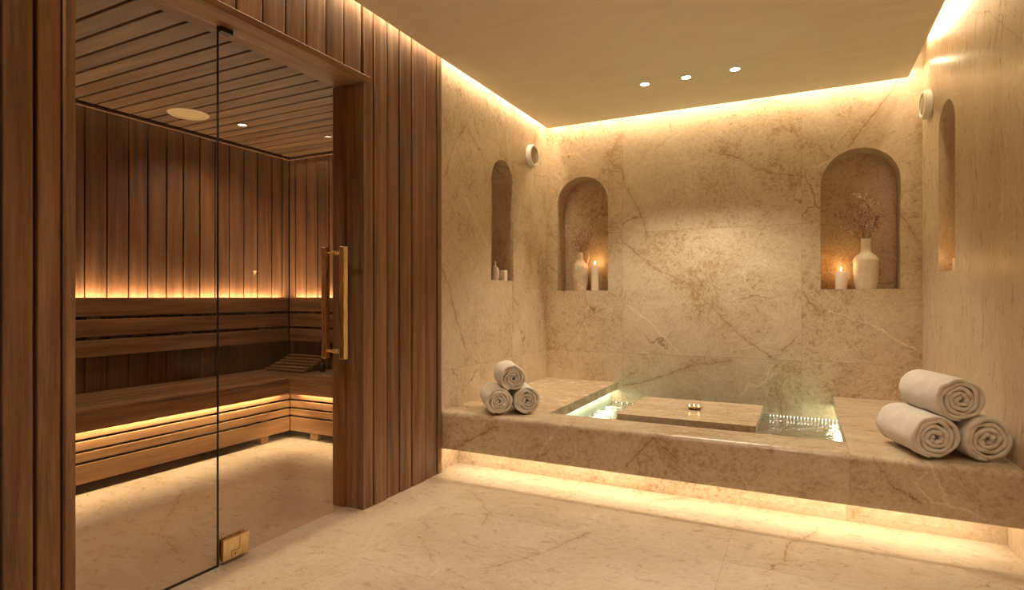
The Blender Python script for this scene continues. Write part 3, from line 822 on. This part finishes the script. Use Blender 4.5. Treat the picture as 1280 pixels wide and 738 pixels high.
def downlight(x, y, label, power, ang, group, rot=(0, 0, 0)):
    t = thing('downlight', label, 'spotlight', (x, y, HC), 0, group)
    bm = BM(); lathe(bm, [(.030, -.0005), (.031, -.003), (.037, -.003), (.038, -.0005)], 32); autosmooth(obj('bezel', bm, white_enamel, t))
    bm = BM(); lathe(bm, [(.0298, -.0012), (0, -.0018)], 32); obj('lens', bm, lamp_m, t)
    return spot('downlight_lamp', (x, y, HC-.012), power, NEUT, ang, .45, .02, rot)
P_POOL, P_FILL = 44, 46
for (x, y), lb in dl: downlight(x, y, lb, P_POOL, 98, 'three spotlights over the pool')
for k, (x, y) in enumerate(((-1.0, 1.6), (-.1, 2.0), (-.7, .8), (.1, .8))):
    spot('room_fill', (x, y, HC-.012), P_FILL, NEUT, 112, 1.0, .05)  # added fill spots outside the view, for the general brightness
def added_fixture(parent, x, y, z, bez):  # made-up ring and lens to go with an added fill spot
    bm = BM(); lathe(bm, [(.030, -.0005), (.031, -.003), (.037, -.003), (.038, -.0005)], 32, x, y)
    for v in bm.verts: v.co.z += z
    f = autosmooth(obj('added_ring', bm, bez, parent))
    bm = BM(); lathe(bm, [(.0298, -.0012), (0, -.0018)], 32, x, y)
    for v in bm.verts: v.co.z += z
    obj('lens', bm, lamp_m, f)
for x, y in ((-1.0, 1.6), (-.1, 2.0), (-.7, .8), (.1, .8)): added_fixture(room_ceiling, x, y, HC, white_enamel)
added_fixture(sauna_ceiling, -3.1, 1.35, SZ, brass)  # goes with the added sauna fill spot
# cove strips (down-shining strips behind the edge of the dropped ceiling)
CV = 2.80
area('cove_back', (-.69, YB-.075, CV), (0, 0, 0), 2.8, .03, 14, WARM)
area('cove_left', (-2.097, .85, CV), (0, 0, 0), .022, 4.66, 32, WARM)
area('cove_left', (-2.112, 4.08, CV), (0, 0, 0), .03, 1.72, 7.5, WARM)
o = area('cove_right', (.735, 1.7, 2.935), (0, math.radians(-42), 0), .03, 6.3, 21, WARM)
# strip under the front apron
area('apron_strip', (-.66, LY+.12, .2135), (math.radians(0), 0, 0), 2.9, .018, 8, (1, .84, .57))
# strips under the side ledges
area('ledge_strip_left', (PX0-.025, 4.22, .333), (0, 0, 0), .02, 1.5, 2.6, (1, .88, .60))
area('ledge_strip_right', (PX1+.025, 4.22, .333), (0, 0, 0), .02, 1.5, 2.6, (1, .90, .62))
# added unseen spots at the basin sides, to brighten floor and water
spot('basin_fill', (.22, 4.1, .17), 8, (.96, 1, .80), 150, 1, .03, (0, math.radians(62), 0))
spot('basin_fill', (-1.49, 4.1, .17), 8, (.96, 1, .80), 150, 1, .03, (0, math.radians(-62), 0))
# added unseen spots below the surface, for the pale glow on the back wall
spot('underwater_fill', (.05, 4.80, .06), 3.5, (1, .95, .72), 110, 1, .04, (math.radians(165), 0, 0))
spot('underwater_fill', (-1.38, 4.80, .06), 1.8, (1, .95, .72), 110, 1, .04, (math.radians(165), 0, 0))
# sauna strips
SW = (1, .83, .56)
area('sauna_strip', (SX+.032, (SY0+SY1)/2, 1.133), (PI, 0, 0), .02, SY1-SY0-.2, 26, SW)
area('sauna_strip', ((SX-2.4)/2, SY1-.03, 1.133), (PI, 0, 0), 1.8, .02, 14, SW)
area('sauna_strip', (BX-.041, (SY0+BY)/2, .392), (0, 0, 0), .016, BY-SY0-.1, 14, (1, .83, .55))
area('sauna_strip', ((BX-2.44)/2, BY+.041, .392), (0, 0, 0), 1.15, .016, 6, (1, .83, .55))
spot('sauna_lamp_and_fill', (-3.857, 3.05, SZ-.01), 34, NEUT, 140, .8, .03)
spot('sauna_lamp_and_fill', (-3.1, 1.35, SZ-.01), 46, NEUT, 140, .8, .05)  # added fill spot outside the view, brightens the sauna

# ------------------------------------------------------------------ world, camera, view
w = bpy.data.worlds.new('world'); bpy.context.scene.world = w; w.use_nodes = True
w.node_tree.nodes['Background'].inputs[0].default_value = (0.01, .008, .006, 1)
cam = bpy.data.cameras.new('camera'); co = bpy.data.objects.new('camera', cam); link(co)
co.location = (0, 0, 1.15); co.rotation_euler = (PI/2, 0, math.atan(.5028))
cam.sensor_width = 36; cam.lens = 724/1280*36; cam.shift_y = 3/1280; cam.clip_start = .02
sc = bpy.context.scene; sc.camera = co
sc.view_settings.view_transform = 'Standard'; sc.view_settings.look = 'None'
sc.view_settings.exposure = 0.22; sc.view_settings.gamma = 1; sc.view_settings.use_curve_mapping = False
sc.cycles.use_denoising = True
sc.cycles.max_bounces = 8; sc.cycles.diffuse_bounces = 5; sc.cycles.glossy_bounces = 3; sc.cycles.transparent_max_bounces = 12
sc.cycles.sample_clamp_indirect = 4; sc.cycles.caustics_reflective = False; sc.cycles.caustics_refractive = False
